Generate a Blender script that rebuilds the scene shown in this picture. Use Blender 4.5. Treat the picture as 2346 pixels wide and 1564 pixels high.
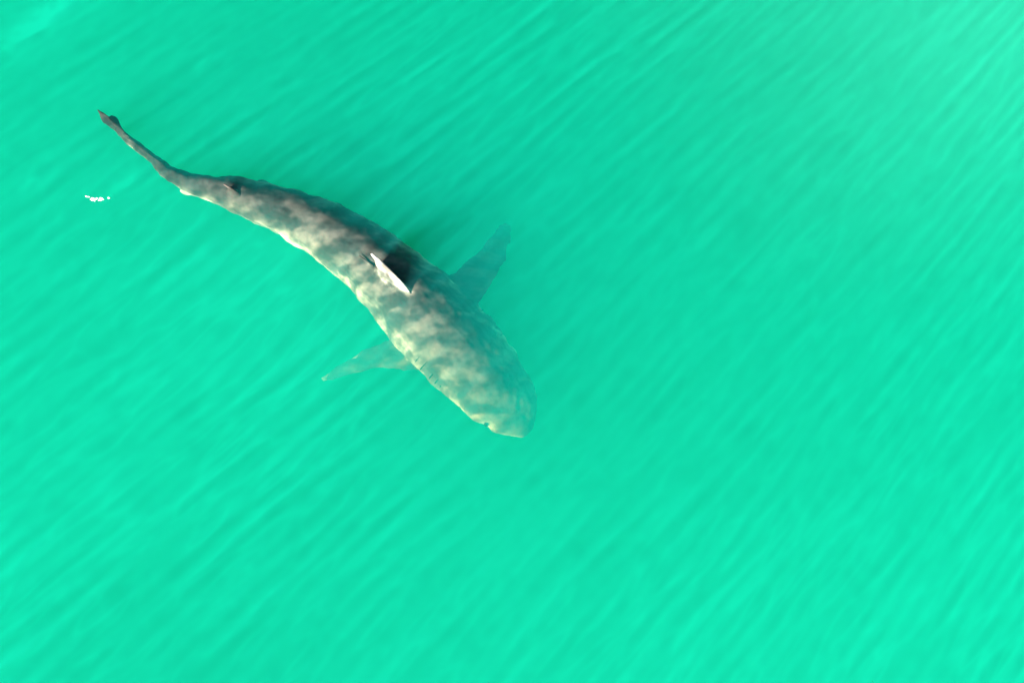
import bpy, bmesh, math
import numpy as np
from mathutils import Vector, kdtree, noise as mnoise

scene = bpy.context.scene
for o in list(bpy.data.objects):
    bpy.data.objects.remove(o)
COL = scene.collection

# ------------------------------------------------------------------ camera
IMG_W, IMG_H = 2346.0, 1564.0        # the photograph's pixels
PX_PER_M = 450.0                     # at the water line, centre of the picture
FOCAL_PX = 7000.0
TILT = math.radians(20.0)            # away from straight down
DIST = FOCAL_PX / PX_PER_M
cam_d = bpy.data.cameras.new('drone_camera')
cam = bpy.data.objects.new('drone_camera', cam_d)
COL.objects.link(cam)
cam_d.sensor_width = 36.0
cam_d.lens = 36.0 * FOCAL_PX / IMG_W
cam_d.clip_start = 0.1
cam_d.clip_end = 1000.0
cam.location = (0.0, -DIST * math.sin(TILT), DIST * math.cos(TILT))
cam.rotation_euler = (TILT, 0.0, 0.0)
scene.camera = cam

# ------------------------------------------------------------------ light
SUN_ELEV = math.radians(25.0)
SUN_AZ = math.radians(227.0)         # compass-free: the angle from +x towards which the sun stands (down-left)
sun_dir = Vector((math.cos(SUN_ELEV) * math.cos(SUN_AZ), math.cos(SUN_ELEV) * math.sin(SUN_AZ), math.sin(SUN_ELEV)))
world = bpy.data.worlds.new('World')
scene.world = world
world.use_nodes = True
wn = world.node_tree
bg = wn.nodes['Background']
sky = wn.nodes.new('ShaderNodeTexSky')
sky.sky_type = 'NISHITA'
sky.sun_disc = False
sky.sun_elevation = SUN_ELEV
sky.sun_rotation = math.atan2(sun_dir.x, sun_dir.y)
wn.links.new(sky.outputs[0], bg.inputs[0])
bg.inputs[1].default_value = 0.05
sl = bpy.data.lights.new('sun', 'SUN')
sl.energy = 5.0
sl.angle = math.radians(0.5)
sl.color = (1.0, 0.96, 0.88)
sun = bpy.data.objects.new('sun', sl)
COL.objects.link(sun)
sun.rotation_euler = (-sun_dir).to_track_quat('-Z', 'Y').to_euler()
sun.location = sun_dir * 30

scene.view_settings.view_transform = 'Standard'
scene.view_settings.look = 'None'
scene.view_settings.exposure = 2.15
scene.view_settings.gamma = 1.0
cy = scene.cycles
cy.use_denoising = True
cy.max_bounces = 14
cy.volume_bounces = 5
cy.transparent_max_bounces = 16
cy.diffuse_bounces = 4
cy.sample_clamp_indirect = 8.0


# ------------------------------------------------------------------ helpers
def at(px, py, z):
    """The point at height z that the photograph shows at its pixel (px, py)."""
    d = Vector(((px - IMG_W / 2) / FOCAL_PX, (IMG_H / 2 - py) / FOCAL_PX, -1.0))
    c, s = math.cos(TILT), math.sin(TILT)
    d = Vector((d.x, d.y * c - d.z * s, d.y * s + d.z * c))
    t = (z - cam.location.z) / d.z
    return cam.location + d * t


def tag(o, label=None, cat=None, group=None, kind=None):
    for k, v in (('label', label), ('category', cat), ('group', group), ('kind', kind)):
        if v:
            o[k] = v
    return o


def mesh_obj(name, verts, faces, mat, parent=None, smooth=True):
    me = bpy.data.meshes.new(name)
    me.from_pydata([tuple(v) for v in verts], [], faces)
    me.update()
    if smooth:
        me.polygons.foreach_set('use_smooth', [True] * len(me.polygons))
    if mat:
        me.materials.append(mat)
    o = bpy.data.objects.new(name, me)
    COL.objects.link(o)
    if parent:
        o.parent = parent
    return o


def new_mat(name):
    m = bpy.data.materials.new(name)
    m.use_nodes = True
    nt = m.node_tree
    nt.nodes.clear()
    out = nt.nodes.new('ShaderNodeOutputMaterial')
    return m, nt, out


def smoothstep(a, b, x):
    t = np.clip((x - a) / (b - a), 0, 1)
    return t * t * (3 - 2 * t)


def catmull(pts, n):
    """n samples along a Catmull-Rom curve through rows of pts (numpy)."""
    p = np.asarray(pts, float)
    p = np.vstack([2 * p[0] - p[1], p, 2 * p[-1] - p[-2]])
    d = np.linalg.norm(np.diff(p[:, :2], axis=0), axis=1) ** 0.5 + 1e-9   # centripetal
    k = np.concatenate([[0], np.cumsum(d)])
    out = []
    for u in np.linspace(k[1], k[-2], n):
        i = min(max(int(np.searchsorted(k, u, side='right')) - 1, 1), len(p) - 3)
        t0, t1, t2, t3 = k[i - 1:i + 3]
        a1 = (t1 - u) / (t1 - t0) * p[i - 1] + (u - t0) / (t1 - t0) * p[i]
        a2 = (t2 - u) / (t2 - t1) * p[i] + (u - t1) / (t2 - t1) * p[i + 1]
        a3 = (t3 - u) / (t3 - t2) * p[i + 1] + (u - t2) / (t3 - t2) * p[i + 2]
        b1 = (t2 - u) / (t2 - t0) * a1 + (u - t0) / (t2 - t0) * a2
        b2 = (t3 - u) / (t3 - t1) * a2 + (u - t1) / (t3 - t1) * a3
        out.append((t2 - u) / (t2 - t1) * b1 + (u - t1) / (t2 - t1) * b2)
    return np.array(out)


# ------------------------------------------------------------------ sea floor
def floor_height(x, y):
    h = -3.2 + 0.12 * np.sin(x * 0.9 + 0.6 * y) + 0.10 * np.sin(0.7 * y - 0.4 * x + 1.3)
    h = h + 0.02 * np.sin(9.0 * (0.7 * x + 0.7 * y) + 1.5 * np.sin(1.3 * x))
    return h


def graded(lo, hi, step, far, growth):
    """Grid lines: even steps between lo and hi, growing ones out to +-far."""
    mid = list(np.arange(lo, hi + step * 0.5, step))
    s, a = step, mid[-1]
    right = []
    while a < far:
        s *= growth
        a += s
        right.append(a)
    s, a = step, mid[0]
    left = []
    while a > -far:
        s *= growth
        a -= s
        left.append(a)
    return np.array(left[::-1] + mid + right)


def grid_faces(nx, ny, off=0, flip=False):
    i = np.arange(nx - 1)[None, :] + nx * np.arange(ny - 1)[:, None] + off
    f = np.stack([i, i + 1, i + nx + 1, i + nx], axis=-1).reshape(-1, 4)
    return f[:, ::-1] if flip else f


gx = graded(-6, 8, 0.12, 300, 1.25)
gy = graded(-5, 8, 0.12, 300, 1.25)
X, Y = np.meshgrid(gx, gy)
Z = floor_height(X, Y)
m, nt, out = new_mat('sand')
b = nt.nodes.new('ShaderNodeBsdfPrincipled')
tc = nt.nodes.new('ShaderNodeTexCoord')
n1 = nt.nodes.new('ShaderNodeTexNoise')
n1.inputs['Scale'].default_value = 0.8
n1.inputs['Detail'].default_value = 6
r = nt.nodes.new('ShaderNodeValToRGB')
r.color_ramp.elements[0].position = 0.35
r.color_ramp.elements[0].color = (0.30, 0.26, 0.18, 1)
r.color_ramp.elements[1].position = 0.65
r.color_ramp.elements[1].color = (0.48, 0.42, 0.30, 1)
nt.links.new(tc.outputs['Object'], n1.inputs['Vector'])
nt.links.new(n1.outputs['Fac'], r.inputs['Fac'])
nt.links.new(r.outputs['Color'], b.inputs['Base Color'])
b.inputs['Roughness'].default_value = 0.95
nt.links.new(b.outputs[0], out.inputs['Surface'])
floor = mesh_obj('sea_floor', np.stack([X, Y, Z], -1).reshape(-1, 3), grid_faces(len(gx), len(gy)).tolist(), m)
tag(floor, 'pale sandy sea floor under the turquoise water', None, kind='structure')

# ------------------------------------------------------------------ water body
SCATTER = (0.017, 1.28, 1.28)        # per metre
ABSORB = (0.92, 0.118, 0.55)


def volume_mat(name, scatter, absorb, g=0.0):
    m, nt, out = new_mat(name)
    ab = nt.nodes.new('ShaderNodeVolumeAbsorption')
    am = max(absorb)
    ab.inputs['Density'].default_value = am
    ab.inputs['Color'].default_value = tuple(1 - a / am for a in absorb) + (1,)
    last = ab.outputs[0]
    if scatter:
        sm = max(scatter)
        sc = nt.nodes.new('ShaderNodeVolumeScatter')
        sc.inputs['Density'].default_value = sm
        sc.inputs['Color'].default_value = tuple(s / sm for s in scatter) + (1,)
        sc.inputs['Anisotropy'].default_value = g
        add = nt.nodes.new('ShaderNodeAddShader')
        nt.links.new(sc.outputs[0], add.inputs[0])
        nt.links.new(ab.outputs[0], add.inputs[1])
        last = add.outputs[0]
    nt.links.new(last, out.inputs['Volume'])
    return m


B = 250.0
wv = [(x, y, z) for z in (-8.0, 0.0) for y in (-B, B) for x in (-B, B)]
wf = [(0, 2, 3, 1), (4, 5, 7, 6), (0, 1, 5, 4), (2, 6, 7, 3), (0, 4, 6, 2), (1, 3, 7, 5)]
water = mesh_obj('sea_water', wv, wf, volume_mat('turquoise_water', SCATTER, ABSORB), smooth=False)
tag(water, 'milky turquoise sea water around the shark', None, kind='structure')

# an added pale lens for the sky's reflection, thinning to nothing at its rim
NRAD, NANG = 28, 96
sv, sf = [], []
c0 = Vector((2.9, 2.5, -0.38))
for sgn in (1, -1):
    for i in range(NRAD):
        rr = 1 - i / NRAD
        for j in range(NANG):
            an_ = 2 * math.pi * j / NANG
            wob = 1 + 0.10 * math.sin(3 * an_ + 1.0) + 0.05 * math.sin(7 * an_)
            a_, b_ = 3.4 * rr * wob * math.cos(an_), 2.6 * rr * wob * math.sin(an_)
            hz = 0.28 * (1 - rr * rr) ** 2 + (0.0005 if i == 0 else 0)
            sv.append((c0.x + a_ * 0.8 + b_ * 0.6, c0.y - a_ * 0.6 + b_ * 0.8, c0.z + sgn * hz))
    sv.append((c0.x, c0.y, c0.z + sgn * 0.28))
half = NRAD * NANG + 1
for k in (0, 1):
    o_ = k * half
    for i in range(NRAD - 1):
        for j in range(NANG):
            j1 = (j + 1) % NANG
            q = (o_ + i * NANG + j, o_ + i * NANG + j1, o_ + (i + 1) * NANG + j1, o_ + (i + 1) * NANG + j)
            sf.append(q if k == 0 else q[::-1])
    for j in range(NANG):
        q = (o_ + (NRAD - 1) * NANG + j, o_ + (NRAD - 1) * NANG + (j + 1) % NANG, o_ + NRAD * NANG)
        sf.append(q if k == 0 else q[::-1])
for j in range(NANG):
    sf.append((half + j, half + (j + 1) % NANG, (j + 1) % NANG, j))
sky_sheen = mesh_obj('sky_sheen_lens', sv, sf, volume_mat('pale_sheen', (0.14, 0.10, 0.09), (0.002, 0.002, 0.002)), smooth=False)
tag(sky_sheen, 'faint pale cloud of silt in the water far from the shark\'s tail', 'sky_sheen', kind='stuff')

# added absorbing film on the sea: thicker parts block sun and streak the water
FILM_ABSORB = (11.0, 11.0, 11.0)
rng = np.random.default_rng(11)


def field(n, size, lu, lv, power=2.0, spacing=None):
    """A periodic random field on n x n over size x size metres, features about lu by lv (or, in u, crests about spacing apart)."""
    k = np.fft.fftfreq(n, size / n)
    ku, kv = np.meshgrid(k, k)
    if spacing:
        amp = np.exp(-((np.abs(ku) * spacing - 1.0) / 0.42) ** 2) / (1.0 + (kv * lv) ** 2 * 6.0) ** power
    else:
        e = (ku * lu) ** 2 + (kv * lv) ** 2
        amp = 1.0 / (1.0 + e * 6.0) ** power
    f = np.fft.ifft2(np.fft.fft2(rng.standard_normal((n, n))) * amp).real
    f -= f.mean()
    return f / f.std()


NT, ST = 2048, 14.0
F_LINE = field(NT, ST, 0.028, 0.17)
F_LONG = field(NT, ST, 0.0, 0.25, spacing=0.098)
F_FINE = field(NT, ST, 0.045, 0.065)
F_BIG = field(NT, ST, 1.1, 1.8)
F_WARP = field(NT, ST, 0.9, 1.2)


def sample(F, u, v):
    u = (u / ST % 1.0) * NT
    v = (v / ST % 1.0) * NT
    i, j = np.floor(u).astype(int), np.floor(v).astype(int)
    fu, fv = u - i, v - j
    i %= NT
    j %= NT
    i1, j1 = (i + 1) % NT, (j + 1) % NT
    return (F[j, i] * (1 - fu) + F[j, i1] * fu) * (1 - fv) + (F[j1, i] * (1 - fu) + F[j1, i1] * fu) * fv


STREAK = math.radians(46.0)
CONV = 18.0


def film_thickness(x, y):
    q = x * math.cos(STREAK) + y * math.sin(STREAK)
    p = -x * math.sin(STREAK) + y * math.cos(STREAK)
    u = p / (1.0 - np.clip(q / CONV, -1.2, 0.55))
    w = sample(F_WARP, u, q)
    u = u + 0.015 * w
    line = np.clip(1 - np.abs(sample(F_LINE, u, q)) / 1.1, 0, 1) ** 1.5 * 1.1
    lng = 0.33 + 0.5 * sample(F_LONG, u + 3.3, q)
    fine = 1 - np.abs(sample(F_FINE, u, q)) / 1.2
    patchy = np.clip(0.95 + 0.22 * sample(F_WARP, u + 5.1, q + 2.7), 0.55, 1.5)      # stronger and weaker light streaks
    h = 0.71 - 0.22 * line * patchy - 0.18 * lng * patchy - 0.10 * fine + 0.035 * sample(F_BIG, u, q)
    h = h + 0.17 * np.exp(-((x - 0.2) / 1.7) ** 2 - ((y - 1.5) / 1.3) ** 2) - 0.10 * smoothstep(-0.5, -1.8, y) * smoothstep(-3, 2, x) - 0.16 * smoothstep(1.6, 3.0, 0.75 * x + 0.66 * y)   # broad dark and bright areas shaped into the film
    for px, py, a, c, k in ((100, 45, 0.20, 0.06, 0.9), (40, 85, 0.12, 0.05, 0.6), (462, 145, 0.06, 0.04, 0.5), (275, 430, 0.13, 0.04, 0.6), (70, 418, 0.08, 0.03, 0.6)):
        g = at(px, py, 0.0)                                                          # film thinned at spots to add faint patches of light
        dq = (x - g.x) * math.cos(STREAK) + (y - g.y) * math.sin(STREAK)
        dp = -(x - g.x) * math.sin(STREAK) + (y - g.y) * math.cos(STREAK)
        h = h - k * np.exp(-(dq / a) ** 2 - (dp / c) ** 2) * (0.4 + 0.6 * fine)
    return np.clip(h, 0.02, 1.4)


# grid lines follow the streaks: close together across them, wider apart along them
gq = graded(-4.4, 4.6, 0.018, B - 15, 1.12)
gp = graded(-3.9, 3.9, 0.0075, B - 15, 1.12)
Q, Pp = np.meshgrid(gq, gp)
X = Q * math.cos(STREAK) - Pp * math.sin(STREAK)
Y = Q * math.sin(STREAK) + Pp * math.cos(STREAK)
H = 0.004 + 0.024 * film_thickness(X, Y)
nx, ny = len(gq), len(gp)
N = nx * ny
top = np.stack([X, Y, H], -1).reshape(-1, 3)
# flat underside: one quad, joined to the four far corners of the grid
c4 = [0, nx - 1, N - 1, N - nx]
verts = np.vstack([top, [(top[k, 0], top[k, 1], 0.0005) for k in c4]])
sides = [(N + k, N + (k + 1) % 4, c4[(k + 1) % 4], c4[k]) for k in range(4)]
faces = grid_faces(nx, ny).tolist() + sides + [(N + 3, N + 2, N + 1, N)]
streak_film = mesh_obj('light_streak_film', verts, faces, volume_mat('streak_absorber', None, FILM_ABSORB), smooth=False)
tag(streak_film, 'film added on the sea surface to comb sunlight into slanting streaks', None, kind='structure')

# ------------------------------------------------------------------ shark
# (px, py, half width in px, z of the axis, half height in m) along the body, snout to tail
BODY = [
    (1208, 990, 16, -0.545, 0.030),
    (1200, 980, 34, -0.535, 0.054),
    (1184, 958, 57, -0.508, 0.090),
    (1160, 924, 77, -0.470, 0.130),
    (1120, 876, 92, -0.425, 0.175),
    (1076, 822, 100, -0.395, 0.215),
    (1003, 745, 105, -0.345, 0.250),
    (950, 690, 98, -0.315, 0.258),
    (885, 627, 86, -0.285, 0.248),
    (800, 560, 73, -0.255, 0.222),
    (710, 508, 62, -0.220, 0.186),
    (610, 468, 49, -0.185, 0.145),
    (520, 440, 36, -0.150, 0.108),
    (450, 424, 25, -0.140, 0.078),
    (395, 400, 16, -0.125, 0.056),
    (340, 357, 12, -0.120, 0.046),
    (295, 320, 9, -0.110, 0.040),
    (268, 294, 5, -0.085, 0.024),
]
NS, NR = 150, 40
st = catmull(BODY, NS)
axis = np.array([at(a[0], a[1], a[3]) for a in st])
half_w = st[:, 2] / PX_PER_M
half_h = st[:, 4]
tang = np.gradient(axis, axis=0)
tang /= np.linalg.norm(tang, axis=1)[:, None]

skin_v, skin_f, skin_a = [], [], []     # vertices, faces and, per vertex, how pale the skin is there (0 back, 1 belly)


def add_grid(V, A, rows, cols, wrap, caps=True):
    o = len(skin_v)
    skin_v.extend([tuple(v) for v in V])
    skin_a.extend(A)
    for i in range(rows - 1):
        for j in range(cols if wrap else cols - 1):
            k = (j + 1) % cols
            skin_f.append((o + i * cols + j, o + i * cols + k, o + (i + 1) * cols + k, o + (i + 1) * cols + j))
    if caps and wrap:
        skin_f.append(tuple(o + j for j in range(cols - 1, -1, -1)))
        skin_f.append(tuple(o + (rows - 1) * cols + j for j in range(cols)))


ROLL = math.radians(0.0)
V, A = [], []
for i in range(NS):
    t = Vector(tang[i])
    side = t.cross(Vector((0, 0, 1))).normalized()
    up = side.cross(t).normalized()
    s2 = side * math.cos(ROLL) + up * math.sin(ROLL)
    u2 = -side * math.sin(ROLL) + up * math.cos(ROLL)
    for j in range(NR):
        a = 2 * math.pi * j / NR
        ca, sa = math.cos(a), math.sin(a)
        # broad shoulders, a back a little ridged, belly flatter
        w = half_w[i] * math.copysign(abs(ca) ** (1.28 if sa > 0 else 0.80), ca)
        h = half_h[i] * (abs(sa) ** 1.12 if sa > 0 else -abs(sa) ** 0.85 * 0.92)
        V.append(Vector(axis[i]) + s2 * w + u2 * h)
        A.append(0.5 - 0.5 * sa - 0.24 * float(smoothstep(NS * 0.55, NS * 0.88, i)) + 0.05 * float(smoothstep(NS * 0.6, NS * 0.4, i)))
add_grid(V, A, NS, NR, True)


def fin(lead, trail, th_root, th_tip, pale, n=28, mcols=14, up=None):
    """A fin between its leading and trailing edge curves (points root to tip), with a foil's thickness."""
    L = catmull(lead, n)
    T = catmull(trail, n)
    V, A = [], []
    for i in range(n):
        a, c = Vector(L[i]), Vector(T[i])
        ch = c - a
        nxt = Vector(L[min(i + 1, n - 1)]) + Vector(T[min(i + 1, n - 1)])
        prv = Vector(L[max(i - 1, 0)]) + Vector(T[max(i - 1, 0)])
        nrm = ch.cross(nxt - prv)
        nrm = nrm.normalized() if nrm.length > 1e-9 else Vector((1, 0, 0))
        th = th_root + (th_tip - th_root) * (i / (n - 1)) ** 0.7
        for j in range(2 * mcols):
            k = j if j <= mcols else 2 * mcols - j
            s = k / mcols
            prof = max(1.7 * math.sqrt(s + 1e-4) * (1 - s), 0.0) + 0.42 * s ** 0.3
            sg = 1 if 0 < j < mcols else (-1 if j > mcols else 0)
            V.append(a + ch * s + nrm * (0.5 * th * prof * sg))
            lower = (-sg * (1 if nrm.z > 0 else -1)) > 0
            A.append(pale[1] if lower and sg else pale[0])
    add_grid(V, A, n, 2 * mcols, True)


def P(*rows):
    return [tuple(at(*r)) for r in rows]


# first dorsal fin, its top out of the water
D0, D1 = at(950, 682, -0.085), at(858, 614, -0.070)
ax = (D1 - D0)


def dorsal(k, z):
    return tuple(D0 + ax * k + Vector((0, 0, z)))


fin([dorsal(-0.02, -0.05), dorsal(0.14, 0.048), dorsal(0.38, 0.110), dorsal(0.68, 0.162), dorsal(0.92, 0.182), dorsal(1.02, 0.186)],
    [dorsal(1.05, -0.06), dorsal(0.99, 0.01), dorsal(0.96, 0.055), dorsal(0.98, 0.115), dorsal(1.03, 0.160), dorsal(1.06, 0.183)],
    0.034, 0.012, (0.44, 0.44))  # sun glare on the wet fin put into a paler skin colour
# its free rear tip
fin([dorsal(1.02, 0.025), dorsal(1.18, 0.022), dorsal(1.38, 0.018)],
    [dorsal(1.02, -0.03), dorsal(1.18, 0.002), dorsal(1.40, 0.012)],
    0.010, 0.008, (0.25, 0.25))
# second dorsal fin
E0, E1 = at(556, 449, -0.06), at(522, 437, -0.05)
ex = E1 - E0
fin([tuple(E0 + Vector((0, 0, -0.02))), tuple(E0 + ex * 0.5 + Vector((0, 0, 0.045))), tuple(E0 + ex * 1.05 + Vector((0, 0, 0.075)))],
    [tuple(E0 + ex * 1.1 + Vector((0, 0, -0.03))), tuple(E0 + ex * 0.98 + Vector((0, 0, 0.03))), tuple(E0 + ex * 1.25 + Vector((0, 0, 0.072)))],
    0.020, 0.010, (0.0, 0.0))
# pectoral fins
fin(P((960, 850, -0.44), (920, 846, -0.50), (858, 846, -0.57), (795, 860, -0.62), (740, 876, -0.66)),
    P((900, 770, -0.44), (868, 788, -0.50), (822, 806, -0.57), (775, 838, -0.62), (732, 864, -0.66)),
    0.045, 0.014, (0.20, 0.5))
fin(P((1090, 705, -0.26), (1120, 664, -0.26), (1146, 616, -0.31), (1164, 568, -0.40), (1170, 520, -0.52)),
    P((1010, 640, -0.26), (1046, 620, -0.26), (1085, 584, -0.31), (1122, 546, -0.40), (1156, 510, -0.52)),
    0.045, 0.014, (0.0, 0.1))
# pelvic fins
fin(P((610, 496, -0.24), (585, 494, -0.28), (560, 492, -0.31)), P((575, 478, -0.24), (562, 482, -0.28), (550, 488, -0.31)), 0.024, 0.011, (0.2, 0.9))
fin(P((640, 448, -0.20), (625, 428, -0.22), (600, 414, -0.24)), P((600, 445, -0.20), (600, 430, -0.22), (588, 413, -0.24)), 0.024, 0.011, (0.0, 0.9))
# anal fin
fin(P((482, 446, -0.15), (460, 452, -0.19), (432, 448, -0.22)), P((436, 420, -0.13), (424, 426, -0.17), (412, 436, -0.22)), 0.022, 0.012, (0.9, 0.95))
# caudal fin: upper lobe reaching the surface, lower lobe below it
fin(P((318, 332, -0.09), (290, 303, -0.085), (272, 282, -0.070), (246, 264, -0.045), (222, 250, -0.010)),
    P((306, 338, -0.14), (280, 315, -0.135), (256, 296, -0.12), (238, 276, -0.080), (224, 254, -0.020)),
    0.024, 0.010, (-0.1, -0.1))
fin(P((296, 312, -0.06), (284, 298, -0.065), (270, 272, -0.060), (256, 264, -0.060)),
    P((288, 312, -0.07), (270, 294, -0.06), (256, 282, -0.04), (246, 270, -0.03)), 0.020, 0.010, (-0.1, -0.1))
fin(P((300, 322, -0.07), (288, 314, -0.16), (278, 308, -0.26)), P((280, 306, -0.06), (273, 302, -0.15), (270, 302, -0.26)), 0.022, 0.011, (0.1, 0.1))

# one continuous skin: union by voxel remesh, then the paleness read back from the nearest source vertex
raw = mesh_obj('raw_shark', skin_v, skin_f, None)
bm = bmesh.new()
bm.from_mesh(raw.data)
bmesh.ops.recalc_face_normals(bm, faces=bm.faces)
bm.to_mesh(raw.data)
bm.free()
md = raw.modifiers.new('remesh', 'REMESH')
md.mode = 'VOXEL'
md.voxel_size = 0.004
md.use_smooth_shade = True
ms = raw.modifiers.new('smooth', 'SMOOTH')
ms.factor = 0.5
ms.iterations = 3
dg = bpy.context.evaluated_depsgraph_get()
me = bpy.data.meshes.new_from_object(raw.evaluated_get(dg))
bpy.data.objects.remove(raw)
me.name = 'shark'
kd = kdtree.KDTree(len(skin_v))
for i, v in enumerate(skin_v):
    kd.insert(v, i)
kd.balance()
pale = np.empty(len(me.vertices), np.float32)
for i, v in enumerate(me.vertices):
    near = kd.find_n(v.co, 3)
    ws = [1 / (d + 1e-4) for _c, _k, d in near]
    pale[i] = sum(w * skin_a[k] for w, (_c, k, _d) in zip(ws, near)) / sum(ws)
co = np.empty(len(me.vertices) * 3, np.float32)
no = np.empty(len(me.vertices) * 3, np.float32)
me.vertices.foreach_get('co', co)
me.vertex_normals.foreach_get('vector', no)
co, no = co.reshape(-1, 3), no.reshape(-1, 3)
amp = np.array([0.016 * mnoise.noise(Vector(c) * 10.0) + 0.005 * mnoise.noise(Vector(c) * 30.0) for c in co.tolist()], np.float32)
co += no * (amp * smoothstep(-0.01, -0.06, co[:, 2]))[:, None]
me.vertices.foreach_set('co', co.ravel())
me.update()
at_ = me.attributes.new('pale', 'FLOAT', 'POINT')
at_.data.foreach_set('value', pale)
me.polygons.foreach_set('use_smooth', [True] * len(me.polygons))

m, nt, out = new_mat('shark_skin')
b = nt.nodes.new('ShaderNodeBsdfPrincipled')
an = nt.nodes.new('ShaderNodeAttribute')
an.attribute_name = 'pale'
tc = nt.nodes.new('ShaderNodeTexCoord')
nz = nt.nodes.new('ShaderNodeTexNoise')
nz.inputs['Scale'].default_value = 20.0
nz.inputs['Detail'].default_value = 6.0
nz.inputs['Roughness'].default_value = 0.6
nt.links.new(tc.outputs['Object'], nz.inputs['Vector'])
ma = nt.nodes.new('ShaderNodeMath')
ma.operation = 'MULTIPLY_ADD'
ma.inputs[1].default_value = 0.42
nt.links.new(an.outputs['Fac'], ma.inputs[2])
cmb = nt.nodes.new('ShaderNodeMath')
cmb.operation = 'MULTIPLY_ADD'
cmb.inputs[1].default_value = 0.3
nt.links.new(nz.outputs['Fac'], cmb.inputs[0])
nt.links.new(cmb.outputs[0], ma.inputs[0])
ramp = nt.nodes.new('ShaderNodeValToRGB')
els = ramp.color_ramp.elements
els[0].position = 0.0
els[0].color = (0.036, 0.032, 0.029, 1)
els[1].position = 0.74
els[1].color = (0.62, 0.60, 0.52, 1)
for pos, c in ((0.20, (0.060, 0.051, 0.043, 1)), (0.33, (0.110, 0.094, 0.076, 1)), (0.45, (0.175, 0.154, 0.123, 1)), (0.58, (0.38, 0.35, 0.29, 1))):  # countershading, its mid tones lifted to paint in the sunlit flank
    els.new(pos).color = c
nt.links.new(ma.outputs[0], ramp.inputs['Fac'])
n2 = nt.nodes.new('ShaderNodeTexNoise')
n2.inputs['Scale'].default_value = 45.0
n2.inputs['Detail'].default_value = 5.0
nt.links.new(tc.outputs['Object'], n2.inputs['Vector'])
hsv = nt.nodes.new('ShaderNodeHueSaturation')
mr = nt.nodes.new('ShaderNodeMapRange')
mr.inputs['From Min'].default_value = 0.3
mr.inputs['From Max'].default_value = 0.7
mr.inputs['To Min'].default_value = 0.85
mr.inputs['To Max'].default_value = 1.15
nt.links.new(n2.outputs['Fac'], mr.inputs['Value'])
# rippled sunlight painted into the skin as blotches across the back
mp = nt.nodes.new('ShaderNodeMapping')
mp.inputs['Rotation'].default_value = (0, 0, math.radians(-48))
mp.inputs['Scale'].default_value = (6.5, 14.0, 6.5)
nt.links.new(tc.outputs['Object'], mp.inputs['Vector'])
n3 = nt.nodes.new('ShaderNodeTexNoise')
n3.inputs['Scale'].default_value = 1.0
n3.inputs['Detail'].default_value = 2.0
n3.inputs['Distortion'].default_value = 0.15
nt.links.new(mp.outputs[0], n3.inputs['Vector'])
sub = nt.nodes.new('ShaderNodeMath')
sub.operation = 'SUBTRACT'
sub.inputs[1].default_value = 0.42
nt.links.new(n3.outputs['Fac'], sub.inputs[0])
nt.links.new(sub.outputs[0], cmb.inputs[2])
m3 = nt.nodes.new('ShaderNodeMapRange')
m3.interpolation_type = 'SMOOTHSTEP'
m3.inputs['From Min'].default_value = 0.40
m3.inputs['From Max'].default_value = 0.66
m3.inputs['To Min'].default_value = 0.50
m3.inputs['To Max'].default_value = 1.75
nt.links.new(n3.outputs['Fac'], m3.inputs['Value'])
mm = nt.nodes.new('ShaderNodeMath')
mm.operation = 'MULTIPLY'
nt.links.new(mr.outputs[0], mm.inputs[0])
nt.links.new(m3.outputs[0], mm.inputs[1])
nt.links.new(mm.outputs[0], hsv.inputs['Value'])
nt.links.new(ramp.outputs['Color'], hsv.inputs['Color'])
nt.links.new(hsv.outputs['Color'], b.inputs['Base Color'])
b.inputs['Roughness'].default_value = 0.6
b.inputs['Specular IOR Level'].default_value = 0.12
bp = nt.nodes.new('ShaderNodeBump')
bp.inputs['Strength'].default_value = 0.15
bp.inputs['Distance'].default_value = 0.01
nt.links.new(n2.outputs['Fac'], bp.inputs['Height'])
nt.links.new(bp.outputs[0], b.inputs['Normal'])
nt.links.new(b.outputs[0], out.inputs['Surface'])
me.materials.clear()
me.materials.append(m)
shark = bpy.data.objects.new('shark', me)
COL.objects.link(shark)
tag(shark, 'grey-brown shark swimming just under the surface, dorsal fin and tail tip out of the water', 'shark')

# eyes and gill slits
m_eye, nt, out = new_mat('eye_black')
b = nt.nodes.new('ShaderNodeBsdfPrincipled')
b.inputs['Base Color'].default_value = (0.012, 0.012, 0.012, 1)
b.inputs['Roughness'].default_value = 0.2
nt.links.new(b.outputs[0], out.inputs['Surface'])


def skin_point(i, a, lift=0.0):
    """A point on the body's side at station i and angle a (0 = flank to starboard, pi/2 = back)."""
    t = Vector(tang[i])
    side = t.cross(Vector((0, 0, 1))).normalized()
    up = side.cross(t).normalized()
    s2 = side * math.cos(ROLL) + up * math.sin(ROLL)
    u2 = -side * math.sin(ROLL) + up * math.cos(ROLL)
    ca, sa = math.cos(a), math.sin(a)
    w = (half_w[i] + lift) * math.copysign(abs(ca) ** (1.28 if sa > 0 else 0.80), ca)
    h = (half_h[i] + lift) * (abs(sa) ** 1.12 if sa > 0 else -abs(sa) ** 0.85 * 0.92)
    return Vector(axis[i]) + s2 * w + u2 * h


def station(px, py):
    return int(np.argmin((st[:, 0] - px) ** 2 + (st[:, 1] - py) ** 2))


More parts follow.
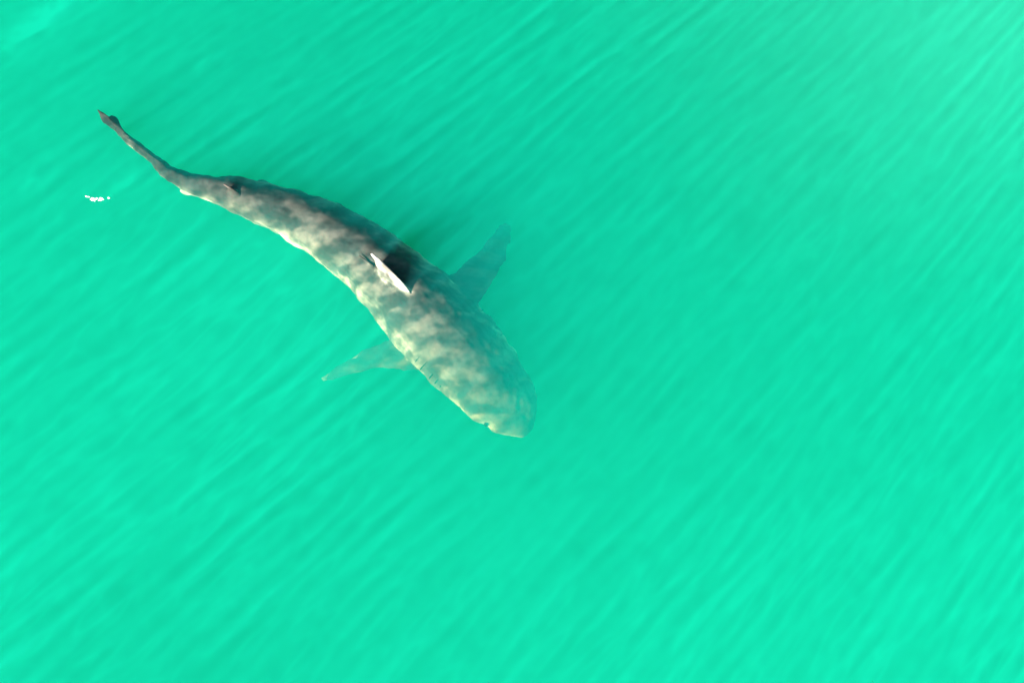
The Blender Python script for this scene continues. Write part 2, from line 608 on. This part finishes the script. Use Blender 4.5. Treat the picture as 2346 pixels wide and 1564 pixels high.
for sgn in (0, 1):
    i = station(1166, 932)
    a = math.radians(12) if sgn == 0 else math.pi - math.radians(12)
    c = skin_point(i, a, -0.004)
    bm = bmesh.new()
    bmesh.ops.create_uvsphere(bm, u_segments=16, v_segments=10, radius=0.013)
    me2 = bpy.data.meshes.new('eye')
    bm.to_mesh(me2)
    bm.free()
    me2.polygons.foreach_set('use_smooth', [True] * len(me2.polygons))
    me2.materials.append(m_eye)
    o = bpy.data.objects.new('eye', me2)
    o.location = c
    COL.objects.link(o)
    o.parent = shark
for sgn in (0, 1):
    for k in range(5):
        i = station(1082 - 15 * k, 829 - 16 * k)
        vs, fs = [], []
        for q in range(9):
            f = q / 8
            a = math.radians(28 - 52 * f)
            wd = 0.003 * math.sin(math.pi * f) + 0.0006
            if sgn:
                a = math.pi - a
            c = skin_point(i, a, -0.001)
            n_ = (c - Vector(axis[i])).normalized()
            t = Vector(tang[i])
            vs += [c - t * wd, c + n_ * 0.0015, c + t * wd, c - n_ * 0.02]
            if q:
                o_ = 4 * (q - 1)
                for j in range(4):
                    fs.append((o_ + j, o_ + (j + 1) % 4, o_ + 4 + (j + 1) % 4, o_ + 4 + j))
        fs += [(3, 2, 1, 0), (32, 33, 34, 35)]
        mesh_obj('gill_slit', vs, fs, m_eye, shark)

# ------------------------------------------------------------------ sun glint beside the tail, built as added white beads
m_f, nt, out = new_mat('sun_glint')
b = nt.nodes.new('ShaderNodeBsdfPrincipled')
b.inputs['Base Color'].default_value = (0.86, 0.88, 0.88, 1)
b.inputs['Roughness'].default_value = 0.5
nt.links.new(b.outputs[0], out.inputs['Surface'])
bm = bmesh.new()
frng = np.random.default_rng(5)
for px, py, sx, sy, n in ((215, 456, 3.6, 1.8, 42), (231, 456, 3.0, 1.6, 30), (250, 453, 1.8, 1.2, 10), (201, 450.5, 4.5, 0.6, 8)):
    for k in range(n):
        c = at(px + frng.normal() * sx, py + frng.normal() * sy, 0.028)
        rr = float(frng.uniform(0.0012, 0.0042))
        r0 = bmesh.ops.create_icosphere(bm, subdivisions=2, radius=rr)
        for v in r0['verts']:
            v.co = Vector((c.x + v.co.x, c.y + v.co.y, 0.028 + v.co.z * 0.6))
mf = bpy.data.meshes.new('sun_glint')
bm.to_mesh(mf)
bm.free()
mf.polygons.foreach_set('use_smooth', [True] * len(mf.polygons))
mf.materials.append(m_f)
sun_glint = bpy.data.objects.new('sun_glint', mf)
COL.objects.link(sun_glint)
tag(sun_glint, 'small fleck of white foam bubbles on the water below the shark\'s tail', 'sun_glint')
